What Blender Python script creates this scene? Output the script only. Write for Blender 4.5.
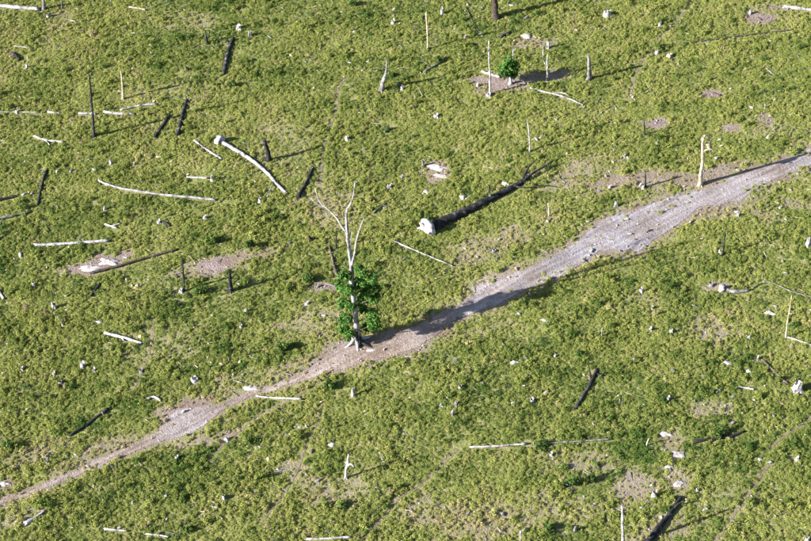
import bpy, math, random
import numpy as np
from mathutils import Vector
for o in list(bpy.data.objects): bpy.data.objects.remove(o)
scene = bpy.context.scene
col = scene.collection
RNG = random.Random(7)
NP = np.random.default_rng(11)

# ------------------------------------------------------------------ camera
PITCH = math.radians(40); DIST = 227.0; HFOV = math.radians(24)
FPX = 405.5 / math.tan(HFOV / 2)
CAM = np.array([0.0, -DIST * math.cos(PITCH), DIST * math.sin(PITCH)])
cam = bpy.data.cameras.new('camera'); cam.sensor_width = 36; cam.lens = 18 / math.tan(HFOV / 2)
cam.clip_start = 1; cam.clip_end = 20000
cam_o = bpy.data.objects.new('camera', cam); col.objects.link(cam_o)
cam_o.location = CAM; cam_o.rotation_euler = (math.radians(90) - PITCH, 0, 0)
scene.camera = cam_o
# ------------------------------------------------------------------ light
SUN_EL = math.radians(25.0); SHADOW_AZ = math.radians(24.2)
s_dir = Vector((-math.cos(SHADOW_AZ) * math.cos(SUN_EL), -math.sin(SHADOW_AZ) * math.cos(SUN_EL), math.sin(SUN_EL)))
world = bpy.data.worlds.new('World'); scene.world = world; world.use_nodes = True
wn = world.node_tree.nodes; wl = world.node_tree.links
sky = wn.new('ShaderNodeTexSky'); sky.sky_type = 'NISHITA'; sky.sun_disc = False
sky.sun_elevation = SUN_EL; sky.sun_rotation = math.atan2(s_dir.x, s_dir.y)
wl.new(sky.outputs[0], wn['Background'].inputs[0]); wn['Background'].inputs[1].default_value = 0.055
sun = bpy.data.lights.new('sun', 'SUN'); sun.energy = 5.0; sun.angle = math.radians(0.5); sun.color = (1.0, 0.965, 0.91)
sun_o = bpy.data.objects.new('sun', sun); col.objects.link(sun_o)
sun_o.rotation_euler = (-s_dir).to_track_quat('-Z', 'Y').to_euler(); sun_o.location = (-60, -40, 60)
vs = scene.view_settings
vs.view_transform = 'Standard'; vs.look = 'None'; vs.gamma = 1; vs.exposure = 1.92

# ------------------------------------------------------------------ pixel -> place
AX_R = np.array([1.0, 0, 0]); AX_F = np.array([0, math.cos(PITCH), -math.sin(PITCH)]); AX_U = np.array([0, math.sin(PITCH), math.cos(PITCH)])
def ray(x, y): return AX_F + AX_R * ((x - 405.5) / FPX) - AX_U * ((y - 270.5) / FPX)
def lattice(ix, iy, seed):
    n = (ix * 374761393 + iy * 668265263 + seed * 1274126177) & 0xffffffff
    n = ((n ^ (n >> 13)) * 1274126177) & 0xffffffff
    return ((n ^ (n >> 16)) & 0xffff) / 65535.0
def noise(x, y, scale, seed):
    x = np.asarray(x, float) / scale; y = np.asarray(y, float) / scale
    ix = np.floor(x).astype(np.int64); iy = np.floor(y).astype(np.int64)
    fx = x - ix; fy = y - iy
    fx = fx * fx * fx * (fx * (fx * 6 - 15) + 10); fy = fy * fy * fy * (fy * (fy * 6 - 15) + 10)
    a = lattice(ix, iy, seed); b = lattice(ix + 1, iy, seed); c = lattice(ix, iy + 1, seed); d = lattice(ix + 1, iy + 1, seed)
    return (a + (b - a) * fx) * (1 - fy) + (c + (d - c) * fx) * fy      # 0..1
def height(x, y):
    return 0.5 * (noise(x, y, 22, 1) - .5) + 0.22 * (noise(x, y, 7, 2) - .5) + 0.10 * (noise(x, y, 3.1, 3) - .5)
def G(px, py):                       # ground point seen at a photo pixel
    d = ray(px, py); z = 0.0
    for _ in range(3):
        p = CAM + d * ((z - CAM[2]) / d[2]); z = float(height(p[0], p[1]))
    return Vector((p[0], p[1], z))
def V(base, px, py, dy=0.0):         # point above ground standing in the upright plane through base
    d = ray(px, py); p = CAM + d * ((base.y + dy - CAM[1]) / d[1]); return Vector(p)
def mpp(p):                          # metres per photo pixel at a place
    return float(np.linalg.norm(np.array(p) - CAM)) / FPX

# ------------------------------------------------------------------ materials
def new_mat(name):
    m = bpy.data.materials.new(name); m.use_nodes = True
    nt = m.node_tree; bsdf = nt.nodes['Principled BSDF']; bsdf.inputs['Roughness'].default_value = .9
    bsdf.inputs['Specular IOR Level'].default_value = .15
    return m, nt, nt.nodes, nt.links, bsdf
def ramp(nodes, stops):
    r = nodes.new('ShaderNodeValToRGB'); e = r.color_ramp.elements
    while len(e) < len(stops): e.new(.5)
    for k, (p, c) in enumerate(stops): e[k].position = p; e[k].color = (*c, 1)
    return r
def wood_mat(name, stops, scale=2.2, stretch=(1, 1, 1), rough=.9, bump=.5):
    m, nt, N, L, b = new_mat(name)
    tc = N.new('ShaderNodeTexCoord'); oi = N.new('ShaderNodeObjectInfo')
    add = N.new('ShaderNodeVectorMath'); add.operation = 'ADD'
    L.new(tc.outputs['Object'], add.inputs[0]); L.new(oi.outputs['Location'], add.inputs[1])
    n1 = N.new('ShaderNodeTexNoise'); n1.inputs['Scale'].default_value = scale; n1.inputs['Detail'].default_value = 6; n1.inputs['Roughness'].default_value = .65
    L.new(add.outputs[0], n1.inputs['Vector'])
    r = ramp(N, stops); L.new(n1.outputs[0], r.inputs[0])
    hs = N.new('ShaderNodeHueSaturation'); L.new(r.outputs[0], hs.inputs['Color'])
    mr = N.new('ShaderNodeMapRange'); mr.inputs[3].default_value = .82; mr.inputs[4].default_value = 1.12
    L.new(oi.outputs['Random'], mr.inputs[0]); L.new(mr.outputs[0], hs.inputs['Value'])
    L.new(hs.outputs[0], b.inputs['Base Color']); b.inputs['Roughness'].default_value = rough
    n2 = N.new('ShaderNodeTexNoise'); n2.inputs['Scale'].default_value = 9; n2.inputs['Detail'].default_value = 4
    L.new(add.outputs[0], n2.inputs['Vector'])
    bp = N.new('ShaderNodeBump'); bp.inputs['Strength'].default_value = bump; bp.inputs['Distance'].default_value = .08
    L.new(n2.outputs[0], bp.inputs['Height']); L.new(bp.outputs[0], b.inputs['Normal'])
    return m
M = {}
M['white'] = wood_mat('bleached_wood', [(.28, (.03, .028, .028)), (.40, (.14, .13, .13)), (.5, (.30, .285, .285)), (.65, (.50, .48, .48))], 1.7)
M['pale'] = wood_mat('weathered_pale_wood', [(.32, (.05, .047, .05)), (.45, (.19, .18, .185)), (.62, (.40, .385, .395))], 1.5)
M['grey'] = wood_mat('grey_wood', [(.28, (.035, .032, .034)), (.5, (.12, .115, .115)), (.72, (.28, .27, .27))])
M['tan'] = wood_mat('tan_wood', [(.28, (.09, .065, .04)), (.48, (.30, .25, .18)), (.7, (.52, .46, .37))])
M['black'] = wood_mat('charred_wood', [(.35, (.010, .010, .012)), (.55, (.028, .027, .030)), (.62, (.07, .067, .068)), (.72, (.34, .32, .31))], 1.6)  # black partly stands for shaded sides, palest stops paint the logs' sunlit edges
M['bark'] = wood_mat('dark_bark', [(.3, (.02, .016, .014)), (.55, (.07, .055, .045)), (.75, (.2, .17, .14))])
M['mossy'] = wood_mat('mossy_grey_wood', [(.3, (.03, .045, .02)), (.5, (.085, .10, .055)), (.7, (.22, .22, .18))])

def soil_nodes(N, L, vec):
    n1 = N.new('ShaderNodeTexNoise'); n1.inputs['Scale'].default_value = .16; n1.inputs['Detail'].default_value = 8; n1.inputs['Roughness'].default_value = .7
    L.new(vec, n1.inputs['Vector'])
    r1 = ramp(N, [(.3, (.17, .135, .115)), (.45, (.22, .195, .20)), (.6, (.265, .25, .275))]); L.new(n1.outputs[0], r1.inputs[0])
    n2 = N.new('ShaderNodeTexNoise'); n2.inputs['Scale'].default_value = 3.2; n2.inputs['Detail'].default_value = 5; n2.inputs['Roughness'].default_value = .75
    L.new(vec, n2.inputs['Vector'])
    mr = N.new('ShaderNodeMapRange'); mr.inputs[1].default_value = .3; mr.inputs[2].default_value = .7; mr.inputs[3].default_value = .62; mr.inputs[4].default_value = 1.25
    L.new(n2.outputs[0], mr.inputs[0])
    mul = N.new('ShaderNodeMix'); mul.data_type = 'RGBA'; mul.blend_type = 'MULTIPLY'; mul.inputs[0].default_value = 1
    L.new(r1.outputs[0], mul.inputs[6]); L.new(mr.outputs[0], mul.inputs[7])
    return mul.outputs[2], n2.outputs[0]
def soil_bump(N, L, vec, b, strength=.9):
    v = N.new('ShaderNodeTexNoise'); v.inputs['Scale'].default_value = 5.5; v.inputs['Detail'].default_value = 3; L.new(vec, v.inputs['Vector'])
    n = N.new('ShaderNodeTexNoise'); n.inputs['Scale'].default_value = 2.0; n.inputs['Detail'].default_value = 6; L.new(vec, n.inputs['Vector'])
    ad = N.new('ShaderNodeMath'); ad.operation = 'ADD'; L.new(v.outputs[0], ad.inputs[0]); L.new(n.outputs[0], ad.inputs[1])
    bp = N.new('ShaderNodeBump'); bp.inputs['Strength'].default_value = strength; bp.inputs['Distance'].default_value = .13
    L.new(ad.outputs[0], bp.inputs['Height']); L.new(bp.outputs[0], b.inputs['Normal'])
def mat_path():
    m, nt, N, L, b = new_mat('trodden_soil'); g = N.new('ShaderNodeNewGeometry')
    c, _ = soil_nodes(N, L, g.outputs['Position'])
    mp = N.new('ShaderNodeMapping'); mp.vector_type = 'TEXTURE'; mp.inputs['Rotation'].default_value = (0, 0, math.radians(38)); mp.inputs['Scale'].default_value = (7, .55, 1); L.new(g.outputs['Position'], mp.inputs['Vector'])
    sn = N.new('ShaderNodeTexNoise'); sn.inputs['Scale'].default_value = 1; sn.inputs['Detail'].default_value = 4; L.new(mp.outputs[0], sn.inputs['Vector'])
    sr = N.new('ShaderNodeMapRange'); sr.inputs[1].default_value = .32; sr.inputs[2].default_value = .68; sr.inputs[3].default_value = .68; sr.inputs[4].default_value = 1.22; L.new(sn.outputs[0], sr.inputs[0])
    sx = N.new('ShaderNodeMix'); sx.data_type = 'RGBA'; sx.blend_type = 'MULTIPLY'; sx.inputs[0].default_value = 1; L.new(c, sx.inputs[6]); L.new(sr.outputs[0], sx.inputs[7]); c = sx.outputs[2]
    at = N.new('ShaderNodeAttribute'); at.attribute_name = 'warm'
    br = N.new('ShaderNodeMix'); br.data_type = 'RGBA'; br.blend_type = 'MULTIPLY'; br.inputs[7].default_value = (1.0, .87, .71, 1); L.new(at.outputs['Fac'], br.inputs[0]); L.new(c, br.inputs[6])
    L.new(br.outputs[2], b.inputs['Base Color']); soil_bump(N, L, g.outputs['Position'], b, .65); return m
M['path'] = mat_path()
def mat_track():
    m, nt, N, L, b = new_mat('earthy_track'); g = N.new('ShaderNodeNewGeometry')
    n = N.new('ShaderNodeTexNoise'); n.inputs['Scale'].default_value = 1.3; n.inputs['Detail'].default_value = 6; L.new(g.outputs['Position'], n.inputs['Vector'])
    r_ = ramp(N, [(.3, (.09, .075, .045)), (.55, (.17, .14, .09)), (.75, (.26, .21, .16))]); L.new(n.outputs[0], r_.inputs[0]); L.new(r_.outputs[0], b.inputs['Base Color'])
    soil_bump(N, L, g.outputs['Position'], b, .6); return m
M['track'] = mat_track()
def mat_ground():
    m, nt, N, L, b = new_mat('pasture_soil'); g = N.new('ShaderNodeNewGeometry'); P = g.outputs['Position']
    c, _ = soil_nodes(N, L, P)
    n = N.new('ShaderNodeTexNoise'); n.inputs['Scale'].default_value = 1.1; n.inputs['Detail'].default_value = 6; L.new(P, n.inputs['Vector'])
    litter = ramp(N, [(.3, (.10, .11, .035)), (.52, (.16, .17, .055)), (.62, (.21, .185, .09)), (.75, (.25, .205, .15))]); L.new(n.outputs[0], litter.inputs[0])
    at = N.new('ShaderNodeAttribute'); at.attribute_name = 'soil'
    mx = N.new('ShaderNodeMix'); mx.data_type = 'RGBA'; L.new(at.outputs['Fac'], mx.inputs[0]); L.new(litter.outputs[0], mx.inputs[6])
    br = N.new('ShaderNodeMix'); br.data_type = 'RGBA'; br.blend_type = 'MULTIPLY'; br.inputs[0].default_value = 1; br.inputs[7].default_value = (.84, .70, .61, 1); L.new(c, br.inputs[6]); L.new(br.outputs[2], mx.inputs[7])
    n3 = N.new('ShaderNodeTexNoise'); n3.inputs['Scale'].default_value = .8; n3.inputs['Detail'].default_value = 8; n3.inputs['Roughness'].default_value = .75; L.new(P, n3.inputs['Vector'])
    fargrass = ramp(N, [(.3, (.03, .05, .012)), (.5, (.12, .14, .03)), (.7, (.22, .2, .08))]); L.new(n3.outputs[0], fargrass.inputs[0])
    at2 = N.new('ShaderNodeAttribute'); at2.attribute_name = 'far'
    mx2 = N.new('ShaderNodeMix'); mx2.data_type = 'RGBA'; L.new(at2.outputs['Fac'], mx2.inputs[0]); L.new(mx.outputs[2], mx2.inputs[6]); L.new(fargrass.outputs[0], mx2.inputs[7])
    L.new(mx2.outputs[2], b.inputs['Base Color']); soil_bump(N, L, P, b, .8); return m
M['ground'] = mat_ground()
def leaf_mat(name, stops, attr=None, trans=.3, jitter=.35):
    m = bpy.data.materials.new(name); m.use_nodes = True; N = m.node_tree.nodes; L = m.node_tree.links
    N.remove(N['Principled BSDF']); out = N['Material Output']
    r = ramp(N, stops)
    oi = N.new('ShaderNodeObjectInfo')
    if attr:
        at = N.new('ShaderNodeAttribute'); at.attribute_type = 'INSTANCER'; at.attribute_name = attr; L.new(at.outputs['Fac'], r.inputs[0])
    else:
        g = N.new('ShaderNodeNewGeometry'); L.new(g.outputs['Random Per Island'], r.inputs[0])
    hs = N.new('ShaderNodeHueSaturation'); L.new(r.outputs[0], hs.inputs['Color'])
    g2 = N.new('ShaderNodeNewGeometry')
    mr = N.new('ShaderNodeMapRange'); mr.inputs[3].default_value = 1 - jitter; mr.inputs[4].default_value = 1 + jitter
    L.new(g2.outputs['Random Per Island'], mr.inputs[0]); L.new(mr.outputs[0], hs.inputs['Value'])
    d = N.new('ShaderNodeBsdfDiffuse'); t = N.new('ShaderNodeBsdfTranslucent'); mx = N.new('ShaderNodeMixShader'); mx.inputs[0].default_value = trans
    L.new(hs.outputs[0], d.inputs[0]); L.new(hs.outputs[0], t.inputs[0]); L.new(d.outputs[0], mx.inputs[1]); L.new(t.outputs[0], mx.inputs[2]); L.new(mx.outputs[0], out.inputs[0])
    return m
M['grass'] = leaf_mat('pasture_grass', [(0, (.075, .13, .03)), (.25, (.20, .235, .06)), (.55, (.295, .31, .09)), (.8, (.36, .32, .155)), (1, (.30, .225, .15))], 'tint', jitter=.15)
M['leaf'] = leaf_mat('tree_leaf', [(0, (.028, .075, .018)), (.5, (.06, .145, .03)), (1, (.125, .215, .05))], None, .35)
M['shrub'] = leaf_mat('shrub_leaf', [(0, (.025, .05, .015)), (.5, (.055, .10, .025)), (1, (.11, .155, .04))], None, .25)
def mat_mound():
    m = wood_mat('pale_earth', [(.32, (.17, .14, .125)), (.47, (.31, .28, .275)), (.62, (.45, .43, .435))], 2.6); return m
M['earth'] = mat_mound()

# ------------------------------------------------------------------ mesh helpers
def mesh(name, verts, faces, mat, smooth=False):
    me = bpy.data.meshes.new(name); me.from_pydata([tuple(v) for v in verts], [], faces); me.update()
    if mat is not None: me.materials.append(mat)
    if smooth: me.polygons.foreach_set('use_smooth', [True] * len(me.polygons))
    return me
def link(name, me, parent=None, loc=None):
    o = bpy.data.objects.new(name, me); col.objects.link(o)
    if loc is not None: o.location = loc
    if parent is not None: o.parent = parent
    return o
def tag(o, label, cat, group=None):
    o['label'] = label; o['category'] = cat
    if group: o['group'] = group
    return o
def catmull(pts, step):
    pts = [Vector(p) for p in pts]
    if len(pts) == 2:
        n = max(3, int((pts[1] - pts[0]).length / step)); return [pts[0].lerp(pts[1], k / n) for k in range(n + 1)]
    P = [pts[0] * 2 - pts[1]] + pts + [pts[-1] * 2 - pts[-2]]; out = []
    for i in range(1, len(P) - 2):
        n = max(2, int((P[i + 1] - P[i]).length / step))
        for k in range(n):
            t = k / n
            out.append(.5 * (2 * P[i] + (P[i + 1] - P[i - 1]) * t + (2 * P[i - 1] - 5 * P[i] + 4 * P[i + 1] - P[i + 2]) * t * t + (3 * P[i] - P[i - 1] - 3 * P[i + 1] + P[i + 2]) * t ** 3))
    out.append(pts[-1]); return out
def tube(pts, r0, r1, rng, sides=8, step=.6, wob=.12, jag=.8, flare=0.0, kink=.10):
    """tapered, knotty tube with broken ends; pts local"""
    c = catmull(pts, step); n = len(c); V_, F_ = [], []
    up = Vector((.13, .21, .97))
    ph = [rng.uniform(.85, 1.15) for _ in range(sides)]
    for i, p in enumerate(c):
        t = i / (n - 1)
        d = (c[min(i + 1, n - 1)] - c[max(i - 1, 0)]).normalized()
        a = d.cross(up)
        if a.length < .15: a = d.cross(Vector((1, 0, 0)))
        a.normalize(); b = d.cross(a)
        r = r0 + (r1 - r0) * t
        if flare: r *= 1 + flare * math.exp(-t * n * step / (r0 * 2.2))
        r *= rng.uniform(1 - wob, 1 + wob)
        off = (a * rng.uniform(-1, 1) + b * rng.uniform(-1, 1)) * r * kink * (1 if 0 < i < n - 1 else 0)
        for k in range(sides):
            an = 2 * math.pi * k / sides
            fl = ph[k] * rng.uniform(1 - wob, 1 + wob)
            q = p + off + (a * math.cos(an) + b * math.sin(an)) * r * fl
            if i in (0, n - 1): q += d * rng.uniform(-1, 1) * jag * r
            V_.append(q)
    for i in range(n - 1):
        for k in range(sides):
            k2 = (k + 1) % sides
            F_.append((i * sides + k, i * sides + k2, (i + 1) * sides + k2, (i + 1) * sides + k))
    for i, sgn in ((0, 1), (n - 1, -1)):
        d = (c[1] - c[0]).normalized() if i == 0 else (c[-1] - c[-2]).normalized()
        V_.append(c[i] + d * sgn * (r0 if i == 0 else r1) * .5); ci = len(V_) - 1
        for k in range(sides):
            k2 = (k + 1) % sides
            F_.append((i * sides + k2, i * sides + k, ci) if i == 0 else (i * sides + k, i * sides + k2, ci))
    return V_, F_
BLOCK = []            # ground segments (x0,y0,x1,y1,r) where the grass keeps clear
def block(a, b, r): BLOCK.append((a.x, a.y, b.x, b.y, r))

def fallen(name, label, group, pix, w0, w1, mat, stubs=(), sink=.25, lift=None, cat='log', roots=None):
    """log lying on the ground along photo pixels; w in photo pixels; stubs = (pixel path, width px, height m at tip)"""
    rng = random.Random(label)
    g = [G(*p) for p in pix]; thin = .86 if w0 < 6 else 1; r0 = thin * w0 * mpp(g[0]) / 2; r1 = thin * w1 * mpp(g[-1]) / 2
    pts = []
    for i, p in enumerate(g):
        t = i / (len(g) - 1); r = r0 + (r1 - r0) * t
        pts.append(p + Vector((0, 0, r * (1 - sink) + (lift[i] if lift else 0.05))))
    # keep the log on the ground between its pixels
    c = catmull(pts, .8); base = g[0].copy()
    cc = []
    for i, p in enumerate(c):
        t = i / (len(c) - 1); r = r0 + (r1 - r0) * t
        if lift is None: p = Vector((p.x, p.y, float(height(p.x, p.y)) + max(r * (1 - sink) + .04, .2 - r * .3)))
        cc.append(p - base)
    for a, b in zip(g[:-1], g[1:]): block(a, b, max(r0, r1))
    v, f = tube(cc, r0, r1, rng, sides=9 if w0 > 3.5 else 7, step=.7, jag=1.0)
    if mat == 'white' and rng.random() < .4: mat = 'pale'
    n_knot = 0 if w0 < 2 or len(cc) < 6 else rng.choice((1, 2, 3, 3))
    if not stubs and not roots and not n_knot:
        o = link(name, mesh(name, v, f, M[mat], True), None, base)
    else:
        o = link(name, None, None, base)
        link('trunk', mesh('trunk', v, f, M[mat], True), o)
        for k in range(n_knot):
            q = cc[rng.randrange(1, len(cc) - 1)]; an = rng.uniform(0, 6.283); d = Vector((math.cos(an), math.sin(an), rng.uniform(.2, 1.0))) * rng.uniform(.4, 1.1) * (r0 + .25)
            a, b = tube([q, q + d * .55, q + d + Vector((0, 0, -.05))], r1 * .45, r1 * .18, rng, 5, .25); link('branch_stub', mesh('branch_stub', a, b, M[mat], True), o)
        for (sp, sw, hz) in stubs:
            q = [G(*p) for p in sp]; m_ = mpp(q[0])
            ps = []
            for i, p in enumerate(q):
                t = i / (len(q) - 1); ps.append(p + Vector((0, 0, r0 * .6 + hz * t)) - base)
            a, b = tube(ps, sw * m_ / 2, sw * m_ / 4, rng, sides=6, step=.5)
            link('branch', mesh('branch', a, b, M[mat], True), o)
            block(q[0], q[-1], sw * m_ / 2)
        if roots:                                     # torn-up root plate facing away from the trunk
            n_, rw, hgt, rm = roots
            d = (cc[0] - cc[3]).normalized(); side = Vector((-d.y, d.x, 0)).normalized()
            for k in range(n_):
                an = 2 * math.pi * (k + rng.random() * .5) / n_
                tip = d * rng.uniform(.1, .8) * hgt + (side * math.cos(an) + Vector((0, 0, 1)) * math.sin(an)) * hgt * rng.uniform(.7, 1.05)
                p0 = cc[0] + d * -.2; p2 = p0 + tip
                p2.z = max(p2.z, .05); p1 = p0.lerp(p2, .5) + d * .12
                a, b = tube([p0, p1, p2], rw, rw * .45, rng, sides=6, step=.35)
                link('root', mesh('root', a, b, M[rm], True), o)
            # the plate of soil and wood between the roots
            vv, ff = disc_plate(cc[0] + d * .15, d, side, hgt * .98, .35, rng)
            link('root_plate', mesh('root_plate', vv, ff, M[rm], True), o)
    return tag(o, label, cat, group)
def disc_plate(c, d, side, r, th, rng):
    up = Vector((0, 0, 1)); n = 14; V_, F_ = [c + d * th], []
    for ring, rr in enumerate((.5, .95, 1.0)):
        for k in range(n):
            an = 2 * math.pi * k / n; q = rr * r * rng.uniform(.82, 1.15)
            p = c + (side * math.cos(an) + up * math.sin(an)) * q + d * (th * rng.uniform(.4, 1.1) if ring < 2 else -th)
            p.z = max(p.z, -.1); V_.append(p)
    V_.append(c - d * th)
    for k in range(n):
        k2 = (k + 1) % n; F_.append((0, 1 + k, 1 + k2))
        for ring in range(2): F_.append((1 + ring * n + k, 1 + (ring + 1) * n + k, 1 + (ring + 1) * n + k2, 1 + ring * n + k2))
        F_.append((1 + 2 * n + k2, 1 + 2 * n + k, len(V_) - 1))
    return V_, F_
def standing(name, label, group, pix, w0, w1, mat, branches=(), flare=.5, cat='dead tree', roots=4):
    """dead standing trunk: pix[0] the foot on the ground, others above it; branches = (pixel path, w0, w1, depth m)"""
    rng = random.Random(label)
    base = G(*pix[0]); m_ = mpp(base)
    pts = [Vector((0, 0, -.25))] + [V(base, *p) - base for p in pix[1:]]
    v, f = tube(pts, w0 * m_ / 2, w1 * m_ / 2, rng, sides=9 if w0 > 3 else 7, step=.7, flare=flare, kink=.16)
    o = link(name, None, None, base)
    link('trunk', mesh('trunk', v, f, M[mat], True), o)
    for bp, a0, a1, dy in branches:
        ps = []
        for i, p in enumerate(bp):
            ps.append(V(base, p[0], p[1], dy * i / max(1, len(bp) - 1)) - base)
        v, f = tube(ps, a0 * m_ / 2, a1 * m_ / 2, rng, sides=6, step=.6, kink=.2)
        link('branch', mesh('branch', v, f, M[mat], True), o)
    if not branches and len(pix) > 2 and w0 > 1.7:
        for k in range(rng.choice((2, 3, 4))):
            t = rng.uniform(.35, .95); q = pts[-1].lerp(pts[0], 1 - t); i_ = t * (len(pts) - 1); i0 = min(int(i_), len(pts) - 2); q = pts[i0].lerp(pts[i0 + 1], i_ - i0)
            an = rng.uniform(0, 6.283); d = Vector((math.cos(an), math.sin(an), rng.uniform(.3, 1.2))) * rng.uniform(.25, .8)
            v, f = tube([q, q + d * .6, q + d], w1 * m_ * .22, w1 * m_ * .08, rng, 5, .3); link('branch', mesh('branch', v, f, M[mat], True), o)
    for k in range(roots):
        an = 2 * math.pi * (k + rng.random() * .6) / roots; R_ = w0 * m_ / 2
        d = Vector((math.cos(an), math.sin(an), 0)); L_ = R_ * rng.uniform(2.2, 3.6)
        v, f = tube([d * R_ * .4 + Vector((0, 0, R_ * 1.1)), d * R_ * 1.3 + Vector((0, 0, R_ * .35)), d * L_ + Vector((0, 0, -.12))], R_ * .42, R_ * .15, rng, sides=5, step=.3)
        link('root', mesh('root', v, f, M[mat], True), o)
    block(base, base, w0 * m_ * .7)
    return tag(o, label, cat, group)
def stump(label, px, py, w, h, mat='white', group='weathered stumps scattered over the pasture', name='tree_stump', lean=0):
    """broken stump, foot at pixel; w,h in photo pixels; one jagged hollow mesh with buttress roots"""
    rng = random.Random(label); base = G(px, py); m_ = mpp(base); R_ = w * m_ / 2 * (.8 if w < 7 else .95)
    if mat == 'white' and w < 5 and rng.random() < .3: mat = 'pale'
    H = h * m_ / .78
    n = 14; V_, F_ = [], []; nb = rng.choice((3, 4, 5)); ph = rng.random() * 6
    tops = [H * rng.uniform(.55, 1.0) for _ in range(n)]; hi = rng.randrange(n); 
    for k in (-1, 0, 1): tops[(hi + k) % n] = H * (1.12 - .1 * abs(k))
    lv = [(-.15, 1.5, .7), (.06, 1.3, .7), (.25, 1.05, .4), (.6, .95, .2), (1, .86, .1)]
    for li, (fz, fr, but) in enumerate(lv):
        for k in range(n):
            an = 2 * math.pi * k / n
            rr = R_ * fr * (1 + .3 * but * math.cos(nb * an + ph)) * rng.uniform(.9, 1.1)
            z = tops[k] * fz if fz > .3 else max(H * fz, -.2)
            V_.append(Vector((math.cos(an) * rr + lean * z, math.sin(an) * rr, z)))
    for li in range(len(lv) - 1):
        for k in range(n):
            k2 = (k + 1) % n; F_.append((li * n + k, li * n + k2, (li + 1) * n + k2, (li + 1) * n + k))
    b0 = len(V_)
    for k in range(n):
        p = V_[(len(lv) - 1) * n + k]; V_.append(Vector((p.x * .62, p.y * .62, min(p.z * .8, H * .62) * rng.uniform(.85, 1.05))))
    V_.append(Vector((lean * H * .5, 0, H * .45)))
    for k in range(n):
        k2 = (k + 1) % n; F_.append(((len(lv) - 1) * n + k, (len(lv) - 1) * n + k2, b0 + k2, b0 + k)); F_.append((b0 + k, b0 + k2, len(V_) - 1))
    o = link(name, mesh(name, V_, F_, M[mat]), None, base)
    block(base, base, R_ * .8)
    return tag(o, label, 'stump', group)
def mound(label, px, py, w, d, h=.25, mat='earth', name='earth_mound', cat='earth mound', group='pale earth mounds in the grass'):
    rng = random.Random(label); base = G(px, py); m_ = mpp(base); rx = w * m_ / 2; ry = d * m_ / 2 / .64
    n, rings = 20, 5; V_, F_ = [Vector((0, 0, h))], []
    amp = [rng.uniform(.2, 1.7) for _ in range(n)]
    amp = [(amp[k - 1] + 3 * amp[k] + amp[(k + 1) % n]) / 5 for k in range(n)]
    for j in range(1, rings + 1):
        t = j / rings
        for k in range(n):
            an = 2 * math.pi * k / n; q = t * (1 + (amp[k] - 1) * t)
            q *= rng.uniform(.9, 1.1); V_.append(Vector((math.cos(an) * rx * q, math.sin(an) * ry * q, h * (1 - t * t) * .75 * rng.uniform(.55, 1.25) - .16 * (t == 1))))
    for k in range(n): F_.append((0, 1 + k, 1 + (k + 1) % n))
    for j in range(rings - 1):
        for k in range(n):
            k2 = (k + 1) % n; a = 1 + j * n; F_.append((a + k, a + n + k, a + n + k2, a + k2))
    o = link(name, mesh(name, V_, F_, M[mat], True), None, base)
    block(Vector((base.x - rx * .5, base.y, 0)), Vector((base.x + rx * .5, base.y, 0)), max(.25, ry * .7))
    return tag(o, label, cat, group)
def leaves(blobs, n_per, size, rng):
    V_, F_ = [], []
    for (c, rx, ry, rz) in blobs:
        c = Vector(c)
        for _ in range(int(n_per)):
            while True:
                q = Vector((rng.uniform(-1, 1), rng.uniform(-1, 1), rng.uniform(-1, 1)))
                if q.length <= 1: break
            q = q * (.45 + .55 * rng.random()) if q.length < .5 else q
            p = c + Vector((q.x * rx, q.y * ry, q.z * rz))
            nrm = (q + Vector((rng.gauss(0, .5), rng.gauss(0, .5), .4 + rng.gauss(0, .4)))).normalized()
            a = nrm.orthogonal().normalized(); b = nrm.cross(a); an = rng.random() * 6.28
            u = (a * math.cos(an) + b * math.sin(an)); w = nrm.cross(u); s = size * rng.uniform(.6, 1.3)
            k = len(V_); V_ += [p - u * s, p + w * s * .45 + nrm * s * .12, p + u * s, p - w * s * .45 + nrm * s * .12]
            F_.append((k, k + 1, k + 2, k + 3))
    return V_, F_

# ------------------------------------------------------------------ setting: ground, path, tracks
PATH = [(-90, 532, 545), (-40, 513, 524), (0, 500, 506), (20, 493, 499), (50, 481.5, 487), (90, 464, 470), (120, 451, 458), (150, 438, 446), (165, 424, 442), (178, 409, 437),
        (195, 408, 431), (212, 407, 419), (230, 401, 407), (250, 391, 397), (270, 385, 391.5), (290, 378, 385), (310, 368, 379), (330, 352, 370), (345, 344, 368), (370, 340, 363), (395, 335, 355),
        (415, 327, 349), (440, 314, 331), (460, 305, 319), (480, 286, 308), (500, 279, 303), (520, 272, 293), (540, 263, 283), (560, 253, 274), (580, 239, 264), (600, 224, 250),
        (620, 214, 249), (640, 208, 250), (660, 200, 236), (680, 195, 223), (700, 191, 208), (720, 184, 205), (740, 176, 201), (755, 171, 187), (775, 164, 180), (811, 150, 164), (850, 136, 150), (900, 120, 134)]
TRACKS = [[(322, 402), (314, 430), (300, 460), (285, 490), (262, 522)], [(457, 449), (430, 475), (400, 497), (360, 543)], [(346, 78), (338, 90), (335, 110), (330, 128)],
          [(692, 4), (672, 25), (655, 45), (640, 65), (632, 85), (628, 105)], [(328, 136), (323, 160), (320, 186)], [(772, 463), (750, 490), (730, 518), (712, 545)],
          [(332, 374), (300, 393), (262, 413), (225, 443), (208, 458)], [(152, 318), (153, 335), (147, 358), (139, 376), (130, 392)],
          [(690, 224), (730, 214), (765, 195)], [(811, 415), (785, 436), (768, 452)]]
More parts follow.
